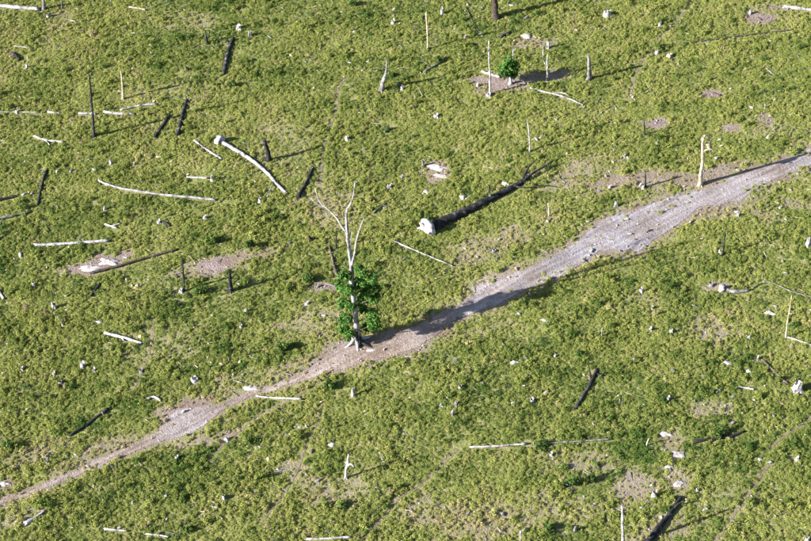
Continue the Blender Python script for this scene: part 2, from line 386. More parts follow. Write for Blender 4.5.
SOIL = [(355, 352, 44, 13, .9, -12), (400, 342, 45, 13, .7, -18), (212, 266, 40, 9, .75, -14), (268, 252, 24, 6, .4, -14), (97, 264, 34, 9, .95, -14), (500, 84, 30, 10, .95, 4),
        (438, 171, 16, 10, .6, 0), (635, 181, 60, 9, .6, -6), (705, 177, 55, 8, .6, -14), (605, 160, 30, 5, .3, 0), (715, 212, 40, 9, .4, -15), (190, 416, 34, 15, .7, -14), (110, 452, 65, 11, .4, -18),
        (200, 441, 25, 7, .5, -15), (570, 180, 24, 10, .45, 0), (712, 94, 12, 5, .8, 0), (732, 128, 9, 4, .7, 0), (765, 120, 9, 8, .6, 0), (655, 123, 13, 5, .8, 0), (762, 18, 16, 6, .7, 0), (770, 8, 18, 5, .5, 0),
        (530, 43, 24, 8, .5, 0), (640, 485, 26, 20, .55, -20), (676, 478, 22, 15, .5, 0), (670, 442, 16, 12, .5, 0), (660, 530, 34, 14, .4, -20), (560, 505, 40, 22, .3, 0), (470, 522, 60, 18, .35, 0),
        (420, 512, 26, 18, .35, 0), (335, 490, 40, 18, .35, 0), (585, 462, 45, 14, .35, 0), (712, 330, 26, 14, .4, 0), (712, 408, 22, 8, .4, 0), (722, 287, 16, 6, .6, 0), (40, 452, 44, 9, .3, -18), (6, 486, 14, 7, .6, 0),
        (20, 521, 18, 8, .4, -20), (324, 287, 18, 5, .7, 0), (315, 322, 44, 18, .3, -10), (328, 206, 34, 20, .3, 20), (490, 245, 55, 13, .35, -22), (155, 345, 34, 24, .2, 0), (240, 385, 30, 14, .3, -10),
        (780, 130, 30, 10, .25, 0), (800, 205, 20, 6, .4, 10), (225, 437, 22, 6, .5, -14), (290, 470, 14, 8, .4, 0), (185, 20, 30, 10, .25, 0), (180, 90, 40, 14, .2, 0), (765, 215, 20, 5, .4, 10),
        (60, 20, 20, 9, .3, 0), (590, 480, 16, 6, .3, 0), (480, 310, 40, 8, .4, -16), (480, 330, 30, 5, .3, -16), (730, 500, 60, 20, .2, -20), (640, 300, 40, 10, .2, -15), (285, 150, 40, 30, .18, 20), (546, 77, 26, 6, .6, -11), (590, 172, 40, 9, .4, -4), (300, 365, 40, 9, .4, -20)]  # thin patch right of the small leafy tree added to strengthen its shadow
def to_pixel(x, y, z):
    d = np.stack([x - CAM[0], y - CAM[1], z - CAM[2]], -1); w = d @ AX_F
    return 405.5 + FPX * (d @ AX_R) / w, 270.5 - FPX * (d @ AX_U) / w
PX_ = np.array([p[0] for p in PATH], float); PT_ = np.array([p[1] for p in PATH], float); PB_ = np.array([p[2] for p in PATH], float)
def path_dist(x, y, z):
    """signed distance in metres (depth direction, rough) outside the path; negative inside"""
    u, v = to_pixel(x, y, z); t = np.interp(u, PX_, PT_); b = np.interp(u, PX_, PB_)
    far = (u < PX_[0]) | (u > PX_[-1])
    return np.where(far, 9, np.maximum(t - v, v - b) * .16)
def soil_mask(x, y, z):
    u, v = to_pixel(x, y, z); m = np.zeros_like(u)
    for (cx, cy, rx, ry, s, an) in SOIL:
        a = math.radians(an); dx = u - cx; dy = v - cy
        e = np.sqrt(((dx * math.cos(a) + dy * math.sin(a)) / rx) ** 2 + ((-dx * math.sin(a) + dy * math.cos(a)) / ry) ** 2)
        e = e + (noise(x, y, 1.6, 21) - .5) * .8 + (noise(x, y, .7, 22) - .5) * .4
        m = np.maximum(m, min(1, s * 1.3) * np.clip((1.25 - e) / .6, 0, 1))
    return m
def axis(lo, hi, step, ext):
    core = np.arange(lo, hi + .01, step); out = [hi]; s = step
    far = []
    p = hi
    while p < ext: s *= 1.35; p += s; far.append(p)
    neg = [lo - (q - hi) for q in far][::-1]
    return np.concatenate([neg, core, far])
XS = axis(-84, 84, .6, 6000); YS = axis(-62, 86, .6, 6000)
gx, gy = np.meshgrid(XS, YS); gz = height(gx, gy)
pd = path_dist(gx.ravel(), gy.ravel(), gz.ravel()).reshape(gx.shape)
soil = soil_mask(gx.ravel(), gy.ravel(), gz.ravel()).reshape(gx.shape)
soil = np.maximum(soil, np.clip(1.15 - np.maximum(pd, 0) * .42 / np.clip((gx + 18) / 20, .2, 1) - .5 * noise(gx, gy, 1.3, 62), 0, 1) * (pd < 5))
infar = ((np.abs(gx) > 85) | (gy < -63) | (gy > 87)); gz = np.where(infar, height(gx, gy) * 1.0, gz)
nx, ny = len(XS), len(YS)
idx = np.arange(nx * ny).reshape(ny, nx)
quads = np.stack([idx[:-1, :-1], idx[:-1, 1:], idx[1:, 1:], idx[1:, :-1]], -1).reshape(-1, 4)
me = bpy.data.meshes.new('ground')
me.vertices.add(nx * ny); me.vertices.foreach_set('co', np.stack([gx, gy, gz], -1).ravel())
me.loops.add(quads.size); me.loops.foreach_set('vertex_index', quads.ravel())
me.polygons.add(len(quads)); me.polygons.foreach_set('loop_start', np.arange(0, quads.size, 4))
me.update(calc_edges=True); me.validate()
me.polygons.foreach_set('use_smooth', [True] * len(me.polygons))
a = me.attributes.new('soil', 'FLOAT', 'POINT'); a.data.foreach_set('value', soil.ravel().astype(np.float32))
a = me.attributes.new('far', 'FLOAT', 'POINT'); a.data.foreach_set('value', infar.ravel().astype(np.float32))
me.materials.append(M['ground'])
go = link('ground', me); go['kind'] = 'structure'

def ribbon(name, left, right, mat, lift, cross=7, dish=.05):
    n = len(left); V_, F_ = [], []
    for i in range(n):
        for k in range(cross):
            t = k / (cross - 1); p = left[i].lerp(right[i], t)
            z = float(height(p.x, p.y)) + lift
            V_.append((p.x, p.y, z))
    for i in range(n - 1):
        for k in range(cross - 1):
            F_.append((i * cross + k, (i + 1) * cross + k, (i + 1) * cross + k + 1, i * cross + k + 1))
    o = link(name, mesh(name, V_, F_, mat, True)); o['kind'] = 'structure'; return o
left, right = [], []
for x in np.arange(-90, 900.1, 3.0):
    j = 4.5 * (noise(x, 0, 17, 5) - .5) + 2.5 * (noise(x, 0, 5, 6) - .5); j2 = 4.5 * (noise(x, 9, 17, 7) - .5) + 2.5 * (noise(x, 9, 5, 8) - .5)
    left.append(G(x, float(np.interp(x, PX_, PT_)) + float(j))); right.append(G(x, float(np.interp(x, PX_, PB_)) + float(j2)))
po = ribbon('path', left, right, M['path'], .03, 11)
cols_ = np.arange(-90, 900.1, 3.0); warm = np.interp(cols_, [150, 172, 205, 235, 425, 500, 620, 680], [.95, .4, .4, 1, 1, .25, 0, .35])
wa = po.data.attributes.new('warm', 'FLOAT', 'POINT'); wa.data.foreach_set('value', np.repeat(warm, 11).astype(np.float32))
TRACK_SEG = []
for tr in TRACKS:
    g = catmull([G(*p) for p in tr], .6); L_, R_ = [], []
    for i, p in enumerate(g):
        d = (g[min(i + 1, len(g) - 1)] - g[max(i - 1, 0)]); s = Vector((-d.y, d.x, 0)).normalized()
        w = .09 + .14 * float(noise(p.x, p.y, 1.5, 9)); off = s * float(noise(p.x, p.y, 2.5, 10) - .5) * .4
        L_.append(p + s * w + off); R_.append(p - s * w + off)
        if i: TRACK_SEG.append((g[i - 1].x + off.x, g[i - 1].y + off.y, p.x + off.x, p.y + off.y, .26))
    ribbon('cattle_track', L_, R_, M['track'], .025, 3)

# ------------------------------------------------------------------ the tall half-dead tree
rng = random.Random(3)
base = G(357, 343); m_ = mpp(base)
tree = link('dead_tree', None, None, base)
def up(px, py, dy=0.0): return V(base, px, py, dy) - base
def limb(pts, w0, w1, mat='pale', sides=8, flare=0, name='branch', kink=.5):
    v, f = tube(pts, w0 * m_ / 2, w1 * m_ / 2, rng, sides=sides, step=.7, flare=flare, kink=kink)
    return link(name, mesh(name, v, f, M[mat], True), tree)
limb([Vector((0, 0, -.4)), up(357, 330), up(355, 310), up(352.5, 290), up(351, 265), up(348, 240), up(346.5, 222), up(346, 212)], 6.2, 2.4, 'pale', 11, .55, 'trunk', .22)
limb([up(346.5, 215), up(347.5, 209), up(351, 203), up(353.5, 194), up(355.5, 181)], 2.3, 1.1)
limb([up(348.5, 238), up(345, 231), up(340, 223, .4), up(333, 214, .8), up(325, 207, 1), up(319, 201, 1.2), up(315, 188, 1.5)], 2.5, .8)
limb([up(325, 207, 1), up(320, 206, 1), up(310, 198, 1)], 1.2, .5)
limb([up(352, 268), up(354.5, 252, -.5), up(357, 238, -.7), up(360, 228, -.8), up(364, 218, -1)], 2.2, .9)
limb([up(351, 262), up(350.5, 245, .4), up(352, 232, .6)], 1.2, .5)
for k, (dx, dy, L_) in enumerate([(1, -.5, 2.6), (-1, -.6, 1.7), (.9, .6, 2.4), (-.7, .8, 1.8), (.1, -1, 1.8)]):
    d = Vector((dx, dy, 0)).normalized()
    v, f = tube([d * .2 + Vector((0, 0, 1.1)), d * .7 + Vector((0, 0, .35)), d * L_ + Vector((0, 0, -.1))], .3, .1, rng, 6, .4)
    link('root', mesh('root', v, f, M['black' if k == 0 else 'pale'], True), tree)
# charred hollow at the foot
v, f = tube([Vector((.05, -.42, -.2)), Vector((.05, -.46, .9)), Vector((.0, -.38, 2.3))], .34, .12, rng, 7, .4); link('burnt_hollow', mesh('burnt_hollow', v, f, M['black'], True), tree)
CL = [((362, 272), 7, -.7), ((371, 277), 8, -.2), ((345, 276), 7, -.6), ((341, 287), 6, -.3), ((348, 290), 7, -.9), ((344, 302), 7, .3), ((351, 307), 5, -.9), ((346, 317), 7, -.7), ((344, 329), 6, -.3), ((350, 334), 6, -.9), ((361, 283), 8, .3), ((371, 287), 8, .4), ((365, 296), 8, .9),
      ((374, 299), 6, .2), ((363, 308), 6, 1.2), ((372, 316), 9, -.4), ((376, 325), 7, -.6), ((365, 326), 5, .8)]
for (c, r, dy) in CL:
    p = up(c[0], c[1], dy); R_ = r * m_
    anchor = up(354, min(336, c[1] + 8))
    v, f = tube([anchor, anchor.lerp(p, .5) + Vector((0, 0, .15)), p], .09, .03, rng, 5, .5); tw = link('twig', mesh('twig', v, f, M['bark'], True), tree)
    sub = [(p, R_, R_ * .95, R_ * .9)] + [(p + Vector((rng.uniform(-.8, .8) * R_, rng.uniform(-.7, .7) * R_, rng.uniform(-.6, .6) * R_)), R_ * .5, R_ * .5, R_ * .45) for _ in range(3)]
    v, f = leaves(sub, 210, .17, rng); link('foliage', mesh('foliage', v, f, M['leaf']), tw)
tag(tree, 'tall bleached dead tree with bare forked top and green leaves round its lower trunk', 'tree')
block(base, base, 1.2)

# the small leafy tree
b2 = G(510, 84); m2 = mpp(b2); t2 = link('leafy_tree', None, None, b2)
v, f = tube([Vector((0, 0, -.2)), V(b2, 510.5, 79) - b2, V(b2, 509, 72) - b2, V(b2, 509, 62) - b2], .22, .06, rng, 8, .5, flare=.6); link('trunk', mesh('trunk', v, f, M['white'], True), t2)
for (cx, cy, r, dy) in [(503, 69, 5.5, 0), (509, 61, 6.5, -.3), (514, 68, 5.5, -.2), (506, 74, 5, -.8), (513, 75, 4.5, .6), (509, 69, 6, -.9), (510, 70, 6, 1.0)]:
    p = V(b2, cx, cy, dy) - b2; R_ = r * m2
    v, f = tube([V(b2, 509.5, 77) - b2, p], .07, .03, rng, 5, .5); tw = link('branch', mesh('branch', v, f, M['bark'], True), t2)
    sub = [(p, R_, R_, R_ * .9)] + [(p + Vector((rng.uniform(-.8, .8) * R_, rng.uniform(-.8, .8) * R_, rng.uniform(-.5, .7) * R_)), R_ * .5, R_ * .5, R_ * .4) for _ in range(3)]
    v, f = leaves(sub, 170, .19, rng); link('foliage', mesh('foliage', v, f, M['leaf']), tw)
tag(t2, 'small round leafy green tree on a bare brown patch', 'tree'); block(b2, b2, .6)

# ------------------------------------------------------------------ standing dead trunks and poles
GS = 'standing dead trunks and poles'
S = standing
S('burnt_tree', 'tall charred black trunk standing upright beside the broken white log', GS, [(94, 137), (92.5, 115), (91, 95), (89, 75)], 3.6, 1.8, 'black')
S('dead_pole', 'short pale pole standing just right of the tall black trunk', GS, [(123, 99), (122.5, 85), (121, 71)], 2.2, 1.5, 'tan')
S('dead_pole', 'pale slender pole standing alone near the top, left of centre', GS, [(428, 49), (427.5, 30), (426, 13)], 2.2, 1.6, 'tan')
S('burnt_tree', 'thick dark trunk cut off by the top edge of the picture', GS, [(496, 19), (494.5, 2), (494, -22), (493, -50)], 6.0, 4.0, 'bark')
S('dead_pole', 'thin white pole standing left of the small leafy tree', GS, [(490, 94), (490, 75), (489, 58), (489, 41)], 2.3, 1.2, 'white')
S('forked_snag', 'thin white forked snag standing right of the small leafy tree', GS, [(547, 81), (547.5, 72), (547, 62), (548, 54)], 2.2, 1.0, 'white', [([(547, 66), (543.5, 60), (543, 46)], 1.3, .7, .5)])
S('hollow_snag', 'short grey hollow snag standing at the far end of the small tree shadow', GS, [(589, 80), (589.5, 70), (588.5, 56)], 4.4, 3.0, 'grey')
S('dead_pole', 'thin pole standing in open grass below the small leafy tree', GS, [(530, 152), (529.5, 138), (527.5, 120)], 1.8, 1.0, 'white')
S('crooked_dead_tree', 'bone coloured dead tree with a hooked curling top beside the wide path', GS, [(700, 185), (701, 172), (703, 160), (702.5, 148), (703, 138)], 4.0, 2.6, 'tan',
  [([(703, 142), (704, 136), (707, 136), (709, 141), (709.5, 148)], 2.2, 1.8, .4), ([(702.5, 152), (706, 150), (711, 149), (713, 152)], 1.9, 1.0, -.5), ([(703, 140), (700, 139)], 1.2, .6, 0), ([(708, 144), (709.5, 147), (710.5, 151)], 4.2, 3.0, 0)])
S('dead_pole', 'pole leaning between two fallen poles at the right edge', GS, [(786, 338), (787.5, 322), (790, 308), (792, 295)], 2.0, 1.3, 'tan')
S('dead_pole', 'thick bright white pole rising from the bottom edge of the picture', GS, [(623, 549), (623, 535), (622.5, 520), (622, 506)], 3.4, 2.4, 'white')
S('grey_post', 'grey post standing at the end of the corner log, top left', GS, [(44, 10), (43.5, 2), (42, -10)], 3.4, 2.4, 'grey')
S('dead_pole', 'very thin pole standing near the top left corner, beside the grey post', GS, [(62, 9), (61.5, 2), (61, -6)], 1.5, .9, 'grey')
S('burnt_stake', 'black burnt stake standing on a white stump by the purple bare ground', GS, [(184, 291), (183.8, 280), (182.5, 264)], 2.2, 1.6, 'black', roots=0)
S('burnt_stake', 'short dark snag with white foot standing below the grass strip of the path', GS, [(723, 255), (724, 244), (725, 232)], 2.0, 1.3, 'black')
S('burnt_stake', 'dark burnt snag standing on the upper verge of the wide path', GS, [(645, 187), (645.5, 180), (645, 171)], 2.4, 1.5, 'black')
S('broken_snag', 'pale broken snag with a wide split middle in the lower centre', GS, [(346, 478), (346, 470), (348, 463), (348.5, 454)], 3.2, 1.8, 'white', [([(347, 466), (351, 464), (355, 468)], 3.2, 2.0, -.3), ([(347, 464), (345, 462)], 1.6, 1, 0)])
S('dead_pole', 'stubby thin post standing right of the black log above the path', GS, [(549, 216), (549, 210), (548, 203)], 1.7, 1.2, 'tan')
S('burnt_stake', 'short dark stake standing behind the tall dead tree', GS, [(336, 249), (336, 242), (336.5, 231)], 2.4, 1.2, 'black')
S('burnt_stake', 'dark stake standing in a grey bare spot near the right top', GS, [(645, 135), (644.5, 128), (644, 120)], 1.6, 1.2, 'black')
S('burnt_stump', 'dark upright burnt stump below the purple bare ground', GS, [(230, 291), (230, 282), (229.5, 270)], 4.4, 2.8, 'black')
S('burnt_stump', 'black split stump standing right of the curved white log', GS, [(269, 161), (267, 150), (263, 138)], 4.0, 3.2, 'black')
S('grey_snag', 'rotten grey snag standing in open grass at upper centre', GS, [(381, 91), (383, 82), (386, 74), (387, 60)], 4.4, 2.2, 'grey')
S('forked_stump', 'small black forked stump in the upper left grass', GS, [(208, 44), (206, 38), (205, 30)], 2.6, 1.2, 'black', [([(207, 40), (209, 36), (210, 30)], 1.8, .9, .2)])
S('dead_pole', 'short pale pole cut off by the bottom edge, left of the tall white pole', GS, [(521, 546), (520.5, 540), (520.5, 531)], 2.6, 1.8, 'white')
S('thin_stick', 'short leaning stick standing near the lower right white patches', GS, [(646, 446), (647.5, 442), (649, 438)], 1.6, 1.0, 'tan', roots=2)
S('grey_snag', 'small grey snag standing below the long path shadow at centre right', GS, [(602, 337), (602, 331), (602.5, 327)], 2.0, 1.2, 'grey')
S('thin_stick', 'thin pale stick standing left of the small green tree', GS, [(513, 59), (513, 54), (513.5, 49)], 1.8, 1.1, 'white', roots=2)

# ------------------------------------------------------------------ fallen logs
GW = 'bleached logs lying in the grass'; GB = 'charred logs lying in the grass'
F = fallen
F('fallen_tree', 'huge charred black trunk with a white root plate lying above the path', GB, [(428, 231), (452, 220), (480, 206), (505, 193), (524, 182)], 9.5, 4.2, 'black',  # black also paints the trunk's unlit side, white plate its sunlit end
  [([(522, 184), (532, 177), (545, 170), (553, 166)], 3.2, .5), ([(522, 182), (528, 173), (536, 168)], 2.6, 1.0),
   ([(490, 201), (489, 197), (489.5, 193)], 3.0, .9), ([(516, 189), (530, 190), (543, 188), (552, 190)], 1.6, .2)], roots=(6, .3, 1.35, 'white'))
F('fallen_log', 'curved white log with a knobby root end left of the tall dead tree', GW, [(221, 143), (232, 149), (245, 157), (258, 166), (268, 175), (276, 184), (287, 195)], 5.0, 3.2, 'white', [([(274, 182), (271, 190), (267, 200)], 1.4, .3)], roots=(6, .2, .8, 'white'))
F('fallen_log', 'very long thin white log in the upper left meadow', GW, [(98, 181), (106, 185), (125, 190), (150, 194), (175, 197), (198, 199), (216, 201)], 2.6, 2.8, 'white')
F('fallen_log', 'straight white log above the white dusty patch at left', GW, [(34, 246), (70, 244.5), (109, 242)], 3.2, 3.8, 'white')
F('fallen_log', 'dark grey log along the lower side of the white dusty patch', GW, [(90, 274), (115, 268), (145, 259), (178, 250)], 3.6, 2.6, 'bark')
F('fallen_log', 'thick white log running off the left edge in the top corner', GW, [(-12, 6), (10, 8), (39, 10.5)], 4.6, 4.2, 'white')
F('fallen_log', 'broken white log behind the tall black trunk, nearest piece', GW, [(79, 114), (97, 115)], 3.0, 2.6, 'white')
F('fallen_log', 'white log piece in line right of the tall black trunk', GW, [(104, 113), (120, 114.5), (135, 115)], 2.6, 2.8, 'white')
F('fallen_log', 'short white log piece in line left of the tall black trunk', GW, [(48, 113), (60, 114)], 2.8, 2.2, 'white')
F('fallen_log', 'tapering pale log pointing up right of the short pale pole', GW, [(120, 111), (138, 107), (157, 105)], 2.2, 2.8, 'white')
F('fallen_log', 'thin white log piece at the left edge, level with the black trunk foot', GW, [(-8, 113), (4, 113), (40, 113.5)], 1.5, 1.0, 'white')
F('fallen_log', 'white log with dark crotch below the tall black trunk', GW, [(34, 137), (46, 141), (64, 143)], 2.6, 2.2, 'white', [([(46, 141), (50, 147)], 2.0, .2)])
F('fallen_log', 'thin white log above the curved white log', GW, [(194, 141), (206, 150), (222, 160)], 2.2, 2.4, 'white')
F('fallen_log', 'short pale log left of the shadowed white stump in the upper left', GW, [(187, 178), (209, 179)], 2.0, 2.0, 'white')
F('fallen_log', 'white curved log below the bare patch of the small leafy tree', GW, [(530, 89), (545, 93), (558, 96), (572, 101), (583, 106)], 2.2, 1.8, 'white', [([(552, 94), (562, 94), (568, 97)], 1.4, .25)])
F('fallen_log', 'white log lying under the small leafy tree, left side', GW, [(481, 72), (490, 75), (500, 78)], 2.8, 2.8, 'white')
F('fallen_pole', 'long thin pole with a greenish end in the upper right meadow', GW, [(686, 43), (700, 42), (715, 40), (755, 35), (795, 30)], 1.3, 1.6, 'bark')
F('fallen_log', 'pale log running off the right edge near the top', GW, [(783, 8), (797, 9.5), (822, 12)], 4.2, 2.6, 'white')
F('fallen_log', 'thin white pole lying left of the huge black trunk', GW, [(393, 242), (412, 250), (433, 259), (453, 267)], 1.7, 1.5, 'white')
F('fallen_log', 'knobby white log in the left lower meadow', GW, [(105, 334), (118, 337), (129, 340), (142, 344)], 3.6, 3.0, 'white', [([(122, 338), (124, 342)], 2.6, .1)])
F('fallen_log', 'white log just below the path in the lower left', GW, [(256, 397), (275, 399), (303, 400)], 2.2, 2.6, 'white')
F('fallen_log', 'long white log lying level in the lower centre', GW, [(470, 448), (490, 447.5), (510, 446), (527, 444.5)], 2.6, 3.0, 'white')
F('fallen_log', 'dull grey log continuing right from the long white log', GW, [(533, 445), (560, 443.5), (590, 441.5), (612, 440)], 2.4, 2.0, 'grey')
F('fallen_log', 'thin white log near the bottom left corner', GW, [(104, 530), (116, 531), (127, 532)], 2.6, 1.8, 'white')
F('fallen_log', 'second thin white log near the bottom left, further right', GW, [(146, 535), (158, 536), (169, 538)], 1.8, 2.0, 'white')
F('fallen_log', 'white log cut by the bottom edge, left of centre', GW, [(306, 540), (328, 539.5), (352, 538)], 2.6, 2.8, 'white')
F('fallen_log', 'bluish grey log with white torn end in the right meadow', GW, [(723, 290), (736, 293), (750, 291)], 5.0, 2.8, 'grey', roots=(5, .16, .5, 'white'))
F('fallen_pole', 'upper of two thin fallen poles at the right edge', GW, [(752, 289), (768, 283), (790, 292), (811, 298), (826, 303)], 1.2, 1.1, 'grey')
F('fallen_pole', 'lower of two thin fallen poles at the right edge', GW, [(787, 338), (800, 342), (811, 346), (830, 352)], 1.7, 1.5, 'white')
F('fallen_log', 'small white log left of the big white stump at right', GW, [(738, 388), (746, 389), (754, 390.5)], 1.4, 2.4, 'white')
F('fallen_log', 'pale log in the grass near the top left, below the edge', GW, [(129, 8), (137, 9), (146, 11)], 2.0, 1.8, 'tan')
F('fallen_log', 'short bowed white log above the path at lower left', GW, [(148, 400), (152, 398), (157, 399), (161, 402)], 3.0, 2.6, 'white')
F('fallen_log', 'pale grey log half sunk in bare soil left of the tall tree', GW, [(316, 288), (326, 285), (337, 288)], 2.8, 2.2, 'grey')
F('fallen_branch', 'small forked white branch above the straight white log', GW, [(105, 225), (112, 227), (121, 224)], 2.2, 1.6, 'white', [([(112, 227), (117, 229.5)], 1.8, .15)])
F('fallen_log', 'white wedge of log at the left edge of the middle meadow', GW, [(-3, 289), (0, 293), (4, 300)], 3.0, 3.0, 'white')
F('fallen_log', 'dirty white log near the lower left corner, below the path', GW, [(25, 525), (34, 520), (46, 511)], 5.0, 2.4, 'white')
F('fallen_branch', 'tiny white stick near the top left corner', GW, [(68, 21), (76, 22.5)], 1.6, 1.3, 'white')
F('fallen_branch', 'thin pale stick on the left side below the corner log', GW, [(14, 47), (23, 48), (32, 49.5)], 1.2, 1.0, 'white')
F('fallen_log', 'short white bleached log right of the tall dead tree top', GW, [(392, 241), (398, 244), (405, 247)], 2.6, 1.8, 'white')
F('burnt_log', 'black crooked log lying in the upper left centre meadow', GB, [(233, 40), (229, 50), (226, 62), (224, 75)], 4.2, 3.6, 'black', [([(230, 46), (226, 42), (220, 43)], 1.8, .3)])
F('burnt_log', 'dark leaning log right of the tall black trunk, with grey foot', GB, [(178, 136), (181, 122), (184, 110), (187, 100)], 5.2, 2.6, 'black')
F('burnt_log', 'short dark log lying between tall black trunk and grey footed log', GB, [(155, 138), (162, 128), (170, 115)], 3.4, 2.0, 'black')
F('burnt_log', 'dark slanting log in the far left meadow', GB, [(47, 170), (43, 182), (40, 195), (38, 205)], 3.0, 2.8, 'black')
F('burnt_log', 'dark log entering from the left edge above the mossy log', GB, [(-8, 203), (4, 200), (16, 197)], 3.6, 2.4, 'black')
F('mossy_log', 'mossy green log entering from the left edge of the meadow', GB, [(-10, 221), (8, 218), (32, 212)], 4.6, 2.8, 'mossy')
F('burnt_log', 'dark log with splintered foot between the curved white log and the tall tree', GB, [(298, 198), (304, 188), (309, 178), (313, 169)], 3.8, 2.6, 'black', [([(300, 196), (304, 198)], 1.8, .2)])
F('burnt_log', 'dark log with one white side behind the tall tree foliage', GB, [(329, 246), (332, 257), (334, 267), (337, 277)], 2.4, 4.0, 'bark')
F('burnt_log', 'black forked log in the lower right centre meadow', GB, [(575, 409), (583, 397), (590, 385), (597, 370)], 3.4, 4.2, 'black', [([(591, 383), (590, 376), (588, 368)], 2.0, .5), ([(596, 374), (601, 377), (605, 374)], 3.0, .2)])
F('burnt_log', 'large black log with pale bark side running off the bottom edge', GB, [(645, 548), (660, 527), (671, 513), (681, 498)], 7.0, 3.4, 'black', [([(672, 512), (678, 507), (685, 506)], 2.2, .6)])
F('burnt_log', 'dark log with grey stump end in the lower left meadow', GB, [(70, 436), (85, 427), (98, 417), (108, 410)], 2.6, 3.2, 'black')
F('burnt_log', 'thin dark log between small white stump and big white stump at right', GB, [(761, 360), (772, 370), (782, 380), (788, 385)], 2.2, 2.8, 'bark')
F('burnt_log', 'charred log almost hidden in grass at lower right', GB, [(694, 443), (710, 440), (728, 438), (745, 432)], 4.0, 3.0, 'black')  # black log form laid along a dark line in the grass
F('burnt_log', 'small dark log in the left meadow below the dusty patch', GB, [(91, 297), (96, 290), (101, 283)], 3.0, 2.2, 'black')
F('mossy_log', 'mossy dark log left of the thin white pole near the top', GB, [(424, 73), (434, 67), (444, 61)], 3.8, 2.4, 'mossy')
F('burnt_branch', 'thin dark stick lying near the top centre', GB, [(466, 8), (470, 17), (475, 26), (478, 32)], 1.4, 1.2, 'black')
F('burnt_log', 'short black log beside white chip in the upper left', GB, [(12, 54), (17, 58), (20, 61)], 4.0, 3.2, 'black')
F('burnt_log', 'dark log lying beyond the bare patch of the small leafy tree', GB, [(500, 38), (506, 35), (510, 33)], 3.4, 2.8, 'black')
F('mossy_log', 'thin mossy log pointing up right near the tall tree top', GB, [(373, 214), (382, 207), (392, 200)], 2.4, 1.6, 'mossy')
F('burnt_log', 'dark log with white chip in the mid left meadow', GB, [(162, 222), (167, 225), (170, 227)], 3.0, 2.8, 'black')

